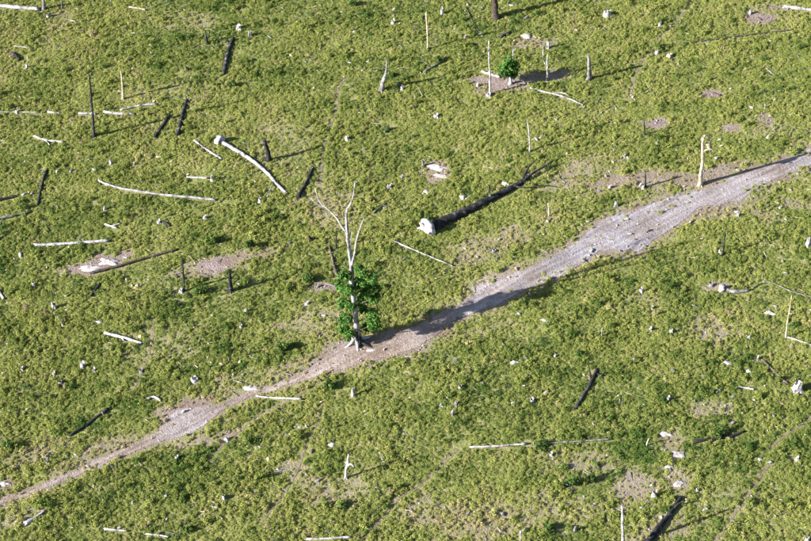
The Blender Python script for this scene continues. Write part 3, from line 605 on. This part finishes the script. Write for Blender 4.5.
# ------------------------------------------------------------------ stumps (foot pixel, width, height in photo pixels)
for (lb, x, y, w, h, mt) in [
    ('large jagged bright white stump near the right edge, lower half', 797, 391, 9.5, 11, 'white'),
    ('tall white pointed stump touching the right edge beside the path meadow', 808, 246, 5.5, 9, 'white'),
    ('bulky white stump near the top, right of the thick dark trunk', 607, 16, 7.5, 5.5, 'white'),
    ('narrow upright white stump casting a shadow behind the small leafy tree', 548, 48, 3.6, 7, 'white'),
    ('white pointed stump left of the thick dark trunk at the top', 442, 14, 3.8, 6, 'white'),
    ('white stump with dark hollow at upper centre, under the top edge', 393, 24, 4, 4.5, 'white'),
    ('round white foot stump of the burnt stake by the purple bare ground', 181, 292, 5, 3.5, 'white'),
    ('white stump with a long shadow at the end of a short pale log', 212, 181, 3.6, 6.5, 'white'),
    ('pointed white stump below the bare ground of the tall tree', 353, 396, 4, 10, 'white'),
    ('broad white cone stump in the bare patch near the bottom right', 654, 497, 6, 6.5, 'white'),
    ('white stump at the foot of the burnt snag on the path verge', 643, 189, 3.6, 4, 'white'),
    ('white upright stump just above the widest part of the path', 616, 206, 4.2, 6, 'white'),
    ('small white stump left of the one above the widest path', 610, 188, 3.6, 3, 'white'),
    ('short grey stump casting a shadow in the right central meadow', 634, 361, 3, 6, 'grey'),
    ('small white stump at the upper end of the thin dark log at right', 758, 360, 3, 5.5, 'white'),
    ('grey stump with a short shadow in the lower centre meadow', 453, 416, 3.6, 4.5, 'grey'),
    ('small white stump at the left edge of the broken white log line', 17, 113, 4.4, 4, 'white'),
    ('little white stump in the upper left corner meadow beside black log', 27, 68, 3, 4.5, 'white'),
    ('white stump below the very long thin white log', 105, 210, 3.6, 4.5, 'white'),
    ('white stump above the very long thin log, left of its middle', 111, 164, 3.6, 4.5, 'white'),
    ('tiny white stump above the very long thin log, further right', 134, 166, 2.6, 3, 'white'),
    ('grey stump at the upper end of the dark log in the lower left', 103, 414, 5, 4, 'grey'),
    ('white stump chip on the dark log in the mid left meadow', 159, 223, 3.6, 3.5, 'white'),
    ('white stump right of the tall dead tree top', 389, 188, 6, 3.5, 'white'),
    ('white stump beside the foot of the curved white log', 260, 202, 3.8, 4, 'white'),
    ('dark stump with white chip beyond the tall tree, upper left of it', 310, 241, 6, 5, 'bark'),
    ('white square stump right of the lower trail in the left half', 227, 440, 6, 3.5, 'white'),
    ('bright round white stump near the bottom left of centre', 224, 499, 5, 5, 'white'),
    ('small white stump in the meadow below the lower left path', 166, 497, 3.6, 3.6, 'white'),
    ('white stump on the lower verge of the left path', 177, 459, 4.4, 4, 'white'),
    ('small white stump standing at the path verge far left', 47, 464, 3, 4, 'white'),
    ('white stump above the small dark log, left meadow', 34, 287, 4.2, 4.5, 'white'),
    ('pale stump between two little stumps in the left meadow', 54, 308, 5, 6, 'white'),
    ('upper of a pair of tiny white stumps in the left meadow', 59, 320, 2.4, 4.5, 'white'),
    ('lower of a pair of tiny white stumps in the left meadow', 63, 326, 2.8, 4, 'white'),
    ('larger white stump of a pair below the knobby white log', 83, 367, 6, 5, 'white'),
    ('smaller white stump of a pair below the knobby white log', 94, 371, 4, 3.5, 'white'),
    ('small white stump at the far left below the left edge wedge', 22, 370, 3.6, 3.5, 'white'),
    ('tiny pale stump left of the pair below the knobby log', 54, 375, 3.6, 3.5, 'white'),
    ('dull pale stump below the pair under the knobby log', 61, 384, 5.5, 4, 'grey'),
    ('white stump above the tall tree soil patch, left side', 246, 312, 3.4, 4, 'white'),
    ('white stump lower down in the meadow left of the tall tree', 241, 328, 4, 4, 'white'),
    ('white stump left of the tall tree foliage, near sunk grey log', 307, 304, 5, 2.5, 'white'),
    ('small white stump below the long shadow at right centre', 641, 292, 4.4, 4.4, 'white'),
    ('white stump right of centre, between grey stump and long shadow', 650, 331, 4.2, 4, 'white'),
    ('pale stump on the bare brown patch right of centre', 671, 333, 4, 4.5, 'white'),
    ('white stump left of the leaning pole at right', 749, 338, 4.4, 3.6, 'white'),
    ('white stump left of the big white stump, in the lower right', 668, 401, 4.2, 5, 'white'),
    ('white foot chip beside the short dark snag below the path', 720, 253, 4, 3.5, 'white'),
    ('small white stump right of the path fork grass strip', 738, 216, 3.6, 4, 'white'),
    ('white stump beside the hooked bone coloured tree', 716, 160, 3.6, 4, 'white'),
    ('small white stump in the right meadow, far from the path', 780, 209, 2.8, 3, 'white'),
    ('white stump above the brown verge left of the bone coloured tree', 624, 157, 3.6, 3, 'white'),
    ('white stump under the top right meadow long pole', 657, 54, 5, 3.6, 'white'),
    ('tan stump under the top right meadow long pole', 669, 57, 6, 3.6, 'tan'),
    ('small white stump in the top right meadow near the cattle track', 660, 26, 4, 3.4, 'white'),
    ('thin pale stump standing above a dusty spot at upper right', 765, 109, 2.6, 5, 'white'),
    ('tiny white stump at upper centre, left of a pair', 397, 86, 3, 3.4, 'white'),
    ('tiny white stump at upper centre, right of a pair', 402, 90, 3.4, 4.5, 'white'),
    ('white stump below the thin white pole patch', 436, 117, 5.5, 3.4, 'white'),
    ('small white stump left of the thin lone pole', 413, 137, 3.2, 3.2, 'white'),
    ('white stump in the central upper meadow', 347, 140, 5, 4, 'white'),
    ('white stump beside the grey one in the upper left centre', 239, 29, 5.5, 4, 'white'),
    ('grey stump beside the white one in the upper left centre', 250, 36, 4.5, 5, 'grey'),
    ('small white stump at the right lower edge', 797, 460, 4, 3.6, 'white'),
    ('white stump left of the grassy path edge at lower centre', 460, 389, 4.4, 4.5, 'white'),
    ('white stump at the lower centre, right of two', 532, 402, 5.5, 4, 'white'),
    ('pale stump at the lower centre, below the left of two', 456, 405, 5, 4, 'grey'),
    ('small pale stump below the long white log', 551, 456, 3.6, 4, 'white'),
    ('grey stump near the bottom edge, right of centre', 575, 531, 4, 6, 'grey'),
    ('little white stump by the dark log near the top left', 48, 17, 4, 3.6, 'white'),
    ('white stump in the bare patch of the small tree, left side', 478, 86, 3.4, 4, 'white'),
    ('white foot stump of the thin pole beside the small tree', 489, 96, 5, 3, 'white'),
    ('pale stump left of the huge black trunk, above its middle', 423, 166, 3.4, 6, 'grey'),
    ('small white stump left of the white patches above the black trunk', 402, 178, 3.4, 3, 'white'),
    ('mossy pale stump propped against the middle of the black trunk', 490, 200, 3.6, 8, 'mossy'),
    ('white stump below the huge black trunk, in the short grass', 494, 252, 4.6, 3.2, 'white'),
    ('small white stump right of the knobby white log, in the mid left', 205, 219, 5, 4, 'white'),
    ('white stump in the left trail meadow, mid height', 141, 372, 5, 4, 'grey'),
    ('white flat stump in the lower left centre above the path', 195, 381, 7.5, 4, 'white'),
    ('tiny white stump beside the dark slanting log, far left', 57, 173, 3, 3, 'white'),
    ('tiny white stump right of the dark slanting log, far left', 71, 172, 4, 3, 'white'),
    ('white stump at the bottom right corner', 807, 541, 5, 5, 'white'),
    ('white stump beside the right edge above the wide path', 768, 138, 3.4, 3.2, 'white'),
    ('white stump between the two right edge logs near the top', 750, 14, 3.6, 4, 'white'),
    ('pale stump under the bluish grey log', 711, 286, 5, 3.6, 'grey'),
    ('tiny white stump in the middle of the right meadow', 652, 309, 2.8, 3, 'white'),
    ('small pale stump right of the tall tree shadow, in the grass', 555, 357, 3, 3, 'white'),
    ('white stump in the upper middle right of the pale slender pole', 465, 38, 3, 3, 'white'),
    ('dark stump left of the upper left forked stump', 187, 70, 4, 3.5, 'bark'),
    ('dark low stump right of the small white log near bottom edge', 147, 527, 4, 4, 'bark'),
    ('white stump by the bottom right bare patch, with shadow', 697, 491, 3.2, 3.2, 'white')]:
    stump(lb, x, y, w, h, mt)

for (lb, x, y, w, d, h) in [
    ('wide pale mound beyond the small leafy tree', 527, 36, 17, 6, .3),
    ('pinkish white oval mound in the right meadow, below the fallen blue log', 770, 313, 13, 5, .25),
    ('pinkish oval mound left of the small log at lower right', 726, 363, 13, 5, .25),
    ('small pinkish mound right of the oval mound at lower right', 749, 371, 7, 4, .2),
    ('white oval mound in the meadow below the tree shadow', 545, 320, 10, 4.5, .22),
    ('pale broken mound in the centre right lower meadow', 514, 362, 12, 4.5, .2),
    ('upper of two wide white mounds above the huge black trunk', 438, 168, 25, 7, .22),
    ('lower of two wide white mounds above the huge black trunk', 441, 176, 17, 5.5, .2),
    ('small white mound left of the huge black trunk', 426, 192, 9, 5, .25),
    ('white split mound just above the huge black trunk', 463, 197, 10, 7, .3),
    ('white mound beyond the far half of the huge black trunk', 506, 184, 10, 5, .25),
    ('bright white mound piled in the dusty patch on the left', 108, 262, 22, 8, .4),
    ('low grey white mound at the lower end of the dusty patch', 88, 268, 24, 6, .25),
    ('white mound above the bottom right bare patch', 666, 434, 14, 5, .28),
    ('white cracked mound in the middle of the lower right patch', 679, 454, 17, 7, .22),
    ('small tan mound below the cracked mound at lower right', 669, 467, 11, 4, .2),
    ('low grey mound above the lower right black log', 678, 484, 16, 7, .15),
    ('pale mound beside the path near the lower left', 250, 388, 17, 6, .22),
    ('white mound at the left edge on the path', 4, 484, 10, 5, .22),
    ('pale low mound left of the lower cattle track', 299, 427, 10, 3.5, .15),
    ('pale low mound below the white square stump', 278, 471, 10, 5, .15),
    ('bluish white mound left of the broken snag', 332, 444, 8, 8, .15),
    ('pale mound on the grass in the lower right, near the track', 759, 459, 7, 3, .18),
    ('white mound on the lower left path verge', 45, 459, 9, 5, .15),
    ('tan mound on the bare soil at the foot of the tall tree', 372, 350, 13, 4, .15),
    ('white rubble mound on the grass strip of the wide path', 738, 212, 8, 4, .15),
    ('tan mound in the left meadow under the dusty patch', 99, 322, 9, 4, .15)]:
    mound(lb, x, y, w, d, h)

# ------------------------------------------------------------------ leafy shrubs
for (lb, x, y, w, h) in [
    ('dark green shrub below the black crooked log', 231, 87, 9, 6), ('dark shrub left of the dark stump, mid left', 212, 243, 11, 7), ('dark round shrub left of the tall tree, mid height', 249, 249, 10, 9),
    ('green weedy shrub in the lower centre right meadow', 572, 486, 14, 8), ('green weedy shrub right of the lower centre one', 590, 481, 11, 7), ('low green shrub over the hidden charred log', 722, 436, 16, 8),
    ('green weed beside the mossy log near the top', 440, 62, 9, 5), ('dark weed under the dull grey log', 541, 448, 16, 5), ('green shrub near the left bottom of the broken snag', 342, 508, 9, 6),
    ('dark weed below the bottom left white logs', 187, 532, 9, 5), ('green shrub at the top edge, upper left centre', 352, 6, 10, 6), ('weed beside the grey snag at upper centre', 392, 77, 7, 4),
    ('dark shrub by the purple bare ground', 200, 294, 12, 8), ('green shrub in the meadow above the path, left of the tall tree', 282, 352, 12, 8), ('bright shrub left of the tall tree, behind the sunk log', 308, 281, 13, 8),
    ('dark weed by the track below the path at left', 329, 388, 10, 8), ('dark green shrub at the left corner of the lower path meadow', 8, 448, 10, 7), ('green shrub at the bottom edge, right of centre', 548, 530, 9, 7)]:
    rg = random.Random(lb); b_ = G(x, y); m_ = mpp(b_); o = link('shrub', None, None, b_)
    R_ = w * m_ / 2; H = h * m_ / .78
    for k in range(4):
        d = Vector((rg.uniform(-1, 1) * R_ * .5, rg.uniform(-1, 1) * R_ * .4, H * .7)); v, f = tube([Vector((0, 0, -.05)), d], .04, .02, rg, 5, .4); link('stem', mesh('stem', v, f, M['bark'], True), o)
    bl = [(Vector((rg.uniform(-.7, .7) * R_, rg.uniform(-.6, .6) * R_, H * rg.uniform(.35, .75))), R_ * .5, R_ * .45, H * .38) for _ in range(7)]
    v, f = leaves(bl, 45, .17, rg); link('foliage', mesh('foliage', v, f, M['shrub']), o)
    tag(o, lb, 'shrub', 'leafy shrubs in the pasture')

# ------------------------------------------------------------------ scattered stuff: clods on bare soil, grass
def inst_group(name, variants, attr_names):
    ng = bpy.data.node_groups.new(name, 'GeometryNodeTree')
    ng.interface.new_socket('Geometry', in_out='INPUT', socket_type='NodeSocketGeometry'); ng.interface.new_socket('Geometry', in_out='OUTPUT', socket_type='NodeSocketGeometry')
    N, L = ng.nodes, ng.links; gi = N.new('NodeGroupInput'); go_ = N.new('NodeGroupOutput')
    join = N.new('GeometryNodeJoinGeometry')
    mtp = N.new('GeometryNodeMeshToPoints'); L.new(gi.outputs[0], mtp.inputs['Mesh'])
    def named(nm, typ):
        a_ = N.new('GeometryNodeInputNamedAttribute'); a_.data_type = typ; a_.inputs[0].default_value = nm; return a_.outputs[0]
    rot = named('rot', 'FLOAT_VECTOR'); scl = named('scl', 'FLOAT_VECTOR'); kind = named('kind_index', 'INT')
    e2r = N.new('FunctionNodeEulerToRotation'); L.new(rot, e2r.inputs[0])
    g2i = N.new('GeometryNodeGeometryToInstance')
    # each variant comes in as a primitive-free mesh via Object Info of a data-only object kept out of the scene
    for ob in variants:
        oi = N.new('GeometryNodeObjectInfo'); oi.inputs['Object'].default_value = ob; oi.inputs['As Instance'].default_value = False
        L.new(oi.outputs['Geometry'], g2i.inputs[0])
    iop = N.new('GeometryNodeInstanceOnPoints'); L.new(mtp.outputs[0], iop.inputs['Points']); L.new(g2i.outputs[0], iop.inputs['Instance'])
    iop.inputs['Pick Instance'].default_value = True; L.new(kind, iop.inputs['Instance Index'])
    L.new(e2r.outputs[0], iop.inputs['Rotation']); L.new(scl, iop.inputs['Scale'])
    L.new(iop.outputs[0], go_.inputs[0])
    return ng
def scatter(name, x, y, z, rot, scl, kind, tint, variants, label, cat):
    me = bpy.data.meshes.new(name); n = len(x); me.vertices.add(n); me.vertices.foreach_set('co', np.stack([x, y, z], -1).ravel().astype(np.float32))
    for nm, ty, dat in (('rot', 'FLOAT_VECTOR', rot), ('scl', 'FLOAT_VECTOR', scl), ('kind_index', 'INT', kind), ('tint', 'FLOAT', tint)):
        a_ = me.attributes.new(nm, ty, 'POINT'); a_.data.foreach_set('vector' if ty == 'FLOAT_VECTOR' else 'value', np.ascontiguousarray(dat).ravel())
    o = link(name, me); md = o.modifiers.new('scatter', 'NODES'); md.node_group = inst_group(name, variants, None)
    o['kind'] = 'stuff'; o['label'] = label; o['category'] = cat
    return o
def near_segments(x, y, segs, extra, shift):
    """True where a point lies within r+extra of a segment (moved a little to the camera side)"""
    hit = np.zeros(len(x), bool)
    for (x0, y0, x1, y1, r) in segs:
        R_ = r + extra; ya = y0 - shift; yb = y1 - shift
        sel = np.where((x > min(x0, x1) - R_) & (x < max(x0, x1) + R_) & (y > min(ya, yb) - R_) & (y < max(ya, yb) + R_))[0]
        if len(sel) == 0: continue
        dx, dy = x1 - x0, yb - ya; L2 = dx * dx + dy * dy + 1e-9
        t = np.clip(((x[sel] - x0) * dx + (y[sel] - ya) * dy) / L2, 0, 1)
        hit[sel[np.hypot(x[sel] - x0 - t * dx, y[sel] - ya - t * dy) < R_]] = True
    return hit
def tussock(seed, n=150):
    """a low puffy clump: three lobes closed over with small leaf facets"""
    rg = random.Random(seed); V_, F_ = [], []
    lob = [(rg.uniform(-.2, .2), rg.uniform(-.2, .2), rg.uniform(.15, .25), rg.uniform(.16, .30)) for _ in range(4)]
    for i in range(n):
        cx, cy, R_, H = lob[i % 4]; an = rg.random() * 6.283; ct = rg.random() ** .8; st = math.sqrt(1 - ct * ct); q = rg.uniform(.75, 1.12)
        d = Vector((st * math.cos(an), st * math.sin(an), ct)); p = Vector((cx + d.x * R_ * q, cy + d.y * R_ * q, d.z * H * q))
        nr = (d + Vector((rg.gauss(0, .38), rg.gauss(0, .38), rg.gauss(0, .25) + .15))).normalized()
        u = nr.cross(Vector((rg.gauss(0, 1), rg.gauss(0, 1), rg.gauss(0, 1)))).normalized(); w = nr.cross(u); a_ = rg.uniform(.035, .07); b_ = a_ * rg.uniform(.4, .65)
        k = len(V_); V_ += [p - u * a_ - nr * .015, p + w * b_, p + u * a_ - nr * .02, p - w * b_]; F_.append((k, k + 1, k + 2, k + 3))
    return bpy.data.objects.new('grass_tussock', mesh('grass_tussock', V_, F_, M['grass']))
def clod(seed, nm='soil_clod', mt='path'):
    rg = random.Random(seed); V_, F_ = [], []; n = 7
    for j, (z, r) in enumerate(((-.3, .9), (.15, 1), (.5, .6))):
        for k in range(n):
            a_ = 6.283 * k / n; q = r * rg.uniform(.7, 1.2); V_.append((math.cos(a_) * q, math.sin(a_) * q * .8, z * rg.uniform(.7, 1.3)))
    V_.append((0, 0, .65))
    for j in range(2):
        for k in range(n): F_.append((j * n + k, j * n + (k + 1) % n, (j + 1) * n + (k + 1) % n, (j + 1) * n + k))
    for k in range(n): F_.append((2 * n + k, 2 * n + (k + 1) % n, 3 * n))
    return bpy.data.objects.new(nm, mesh(nm, V_, F_, M[mt]))

# grass: jittered grid over the meadow
DX = .37
gx, gy = np.meshgrid(np.arange(-83, 83, DX), np.arange(-61, 85, DX)); x = gx.ravel() + NP.uniform(-.22, .22, gx.size); y = gy.ravel() + NP.uniform(-.22, .22, gx.size)
z = height(x, y); n = len(x); rnd = NP.random(n)
pd = path_dist(x, y, z) + (noise(x, y, 1.3, 31) - .5) * .9; sm = soil_mask(x, y, z)
keep = (pd > .12) | ((pd > -.45) & (NP.random(n) < .45)) | ((pd > -1.9) & (noise(x, y, 1.1, 63) > np.where(x < -10, .6, .7)) & (NP.random(n) < .5))
keep &= rnd > sm * 1.02
bald = noise(x, y, 2.6, 41) * .6 + noise(x, y, .9, 42) * .4
keep &= ~((bald < .19) & (NP.random(n) < .75))
keep &= ~(NP.random(n) < .75 * np.clip(1.15 - pd / ((.6 + 3.2 * noise(x, y, 6, 61)) * np.clip((x + 18) / 20, .22, 1)), 0, 1))
keep &= ~(near_segments(x, y, BLOCK, .10, .18) & (NP.random(n) < .85))
keep &= ~(near_segments(x, y, TRACK_SEG, .06, .12) & (NP.random(n) < .93))
x, y, z, pd, sm = x[keep], y[keep], z[keep], pd[keep], sm[keep]; n = len(x)
lush = .5 + (noise(x, y, 26, 51) - .5) * .3 + (noise(x, y, 8, 52) - .5) * .32 + (noise(x, y, 2.6, 53) - .5) * .4
tint = .15 + .75 * (lush - .2) + NP.normal(0, .085, n) + .5 * sm + .24 * np.clip(1 - pd / 2.5, 0, 1) + .4 * (NP.random(n) < .03) - .2 * (NP.random(n) < .06)
s = NP.lognormal(-.18, .26, n) * (.8 + .45 * noise(x, y, 3.5, 54)) * (1 - .35 * np.clip(sm, 0, 1)) * np.where(pd < .5, .7, 1)
hs = s * NP.uniform(.75, 1.25, n) * (.38 + 1.0 * noise(x, y, 2.0, 55))
rot = np.stack([NP.normal(0, .13, n), NP.normal(0, .13, n), NP.uniform(0, 6.283, n)], -1)
tall = NP.random(n) < .035; s = np.where(tall, s * 1.25, s); hs = np.where(tall, hs * 2.0, hs); tint = np.where(tall, tint - .18, tint)  # taller clumps tinted darker, painting in the dark specks of their shadows
scl = np.stack([s, s, hs], -1)
scatter('grass', x, y, z, rot.astype(np.float32), scl.astype(np.float32), NP.integers(0, 6, n).astype(np.int32), np.clip(tint, 0, 1).astype(np.float32),
        [tussock(100 + k) for k in range(6)], 'yellowish green tussock grass covering the whole pasture', 'grass')
# clods
x = NP.uniform(-70, 70, 260000); y = NP.uniform(-58, 80, 260000); z = height(x, y); pd = path_dist(x, y, z); sm = soil_mask(x, y, z); pr = np.where(pd < .1, .4, sm * .3)
k_ = NP.random(len(x)) < pr; x, y, z = x[k_], y[k_], z[k_]; n = len(x)
s = NP.lognormal(-3.0, .5, n); rot = np.stack([NP.normal(0, .2, n), NP.normal(0, .2, n), NP.uniform(0, 6.283, n)], -1)
scatter('soil_clods', x, y, z + .02, rot.astype(np.float32), np.stack([s, s, s * .8], -1).astype(np.float32), NP.integers(0, 4, n).astype(np.int32), NP.random(n).astype(np.float32), [clod(200 + k) for k in range(4)], 'small pale clods of trampled soil on path and bare patches', 'soil clods')
# twig litter left by the felling
def twig_piece(seed, mt):
    rg = random.Random(seed); p = [Vector((-.5, 0, .0)), Vector((-.1, rg.uniform(-.04, .04), rg.uniform(.0, .05))), Vector((.5, rg.uniform(-.06, .06), .02))]
    v, f = tube(p, .035, .016, rg, 5, .3); return bpy.data.objects.new('twig_piece', mesh('twig_piece', v, f, M[mt], True))
x = NP.uniform(-80, 80, 9000); y = NP.uniform(-58, 82, 9000); k_ = (noise(x, y, 9, 71) * .6 + noise(x, y, 3, 72) * .4) > .55
k_ &= path_dist(x, y, height(x, y)) > .4
x, y = x[k_], y[k_]; n_t = len(x); z = height(x, y) + NP.uniform(.03, .16, n_t)
rot = np.stack([NP.normal(0, .1, n_t), NP.normal(0, .12, n_t), NP.uniform(0, 6.283, n_t)], -1); L_ = NP.lognormal(-.15, .5, n_t); q_ = NP.uniform(.6, 1.7, n_t)
scatter('twig_litter', x, y, z, rot.astype(np.float32), np.stack([L_, q_, q_], -1).astype(np.float32), NP.integers(0, 6, n_t).astype(np.int32), NP.random(n_t).astype(np.float32), [twig_piece(300 + k, ('grey', 'pale', 'black', 'bark', 'tan', 'black')[k]) for k in range(6)], 'thin dry twigs and splinters strewn through the grass', 'twigs')
x = NP.uniform(-80, 80, 5200); y = NP.uniform(-58, 82, 5200); k_ = NP.random(5200) < np.clip(noise(x, y, 11, 81) * 1.3 - .25, 0, 1) + .35 * soil_mask(x, y, height(x, y)); x, y = x[k_], y[k_]; n_c = len(x)
s = NP.lognormal(-2.25, .4, n_c); rot = np.stack([NP.normal(0, .4, n_c), NP.normal(0, .4, n_c), NP.uniform(0, 6.283, n_c)], -1)
scatter('wood_chips', x, y, height(x, y) + .13, rot.astype(np.float32), np.stack([s * 1.5, s, s * .8], -1).astype(np.float32), NP.integers(0, 4, n_c).astype(np.int32), NP.random(n_c).astype(np.float32), [clod(400 + k, 'wood_chip', ('white', 'pale', 'tan', 'grey')[k]) for k in range(4)], 'tiny pale wood chips strewn through the pasture', 'wood chips')
print('grass', len(bpy.data.objects['grass'].data.vertices), 'clods', n, 'objects', len(bpy.data.objects))
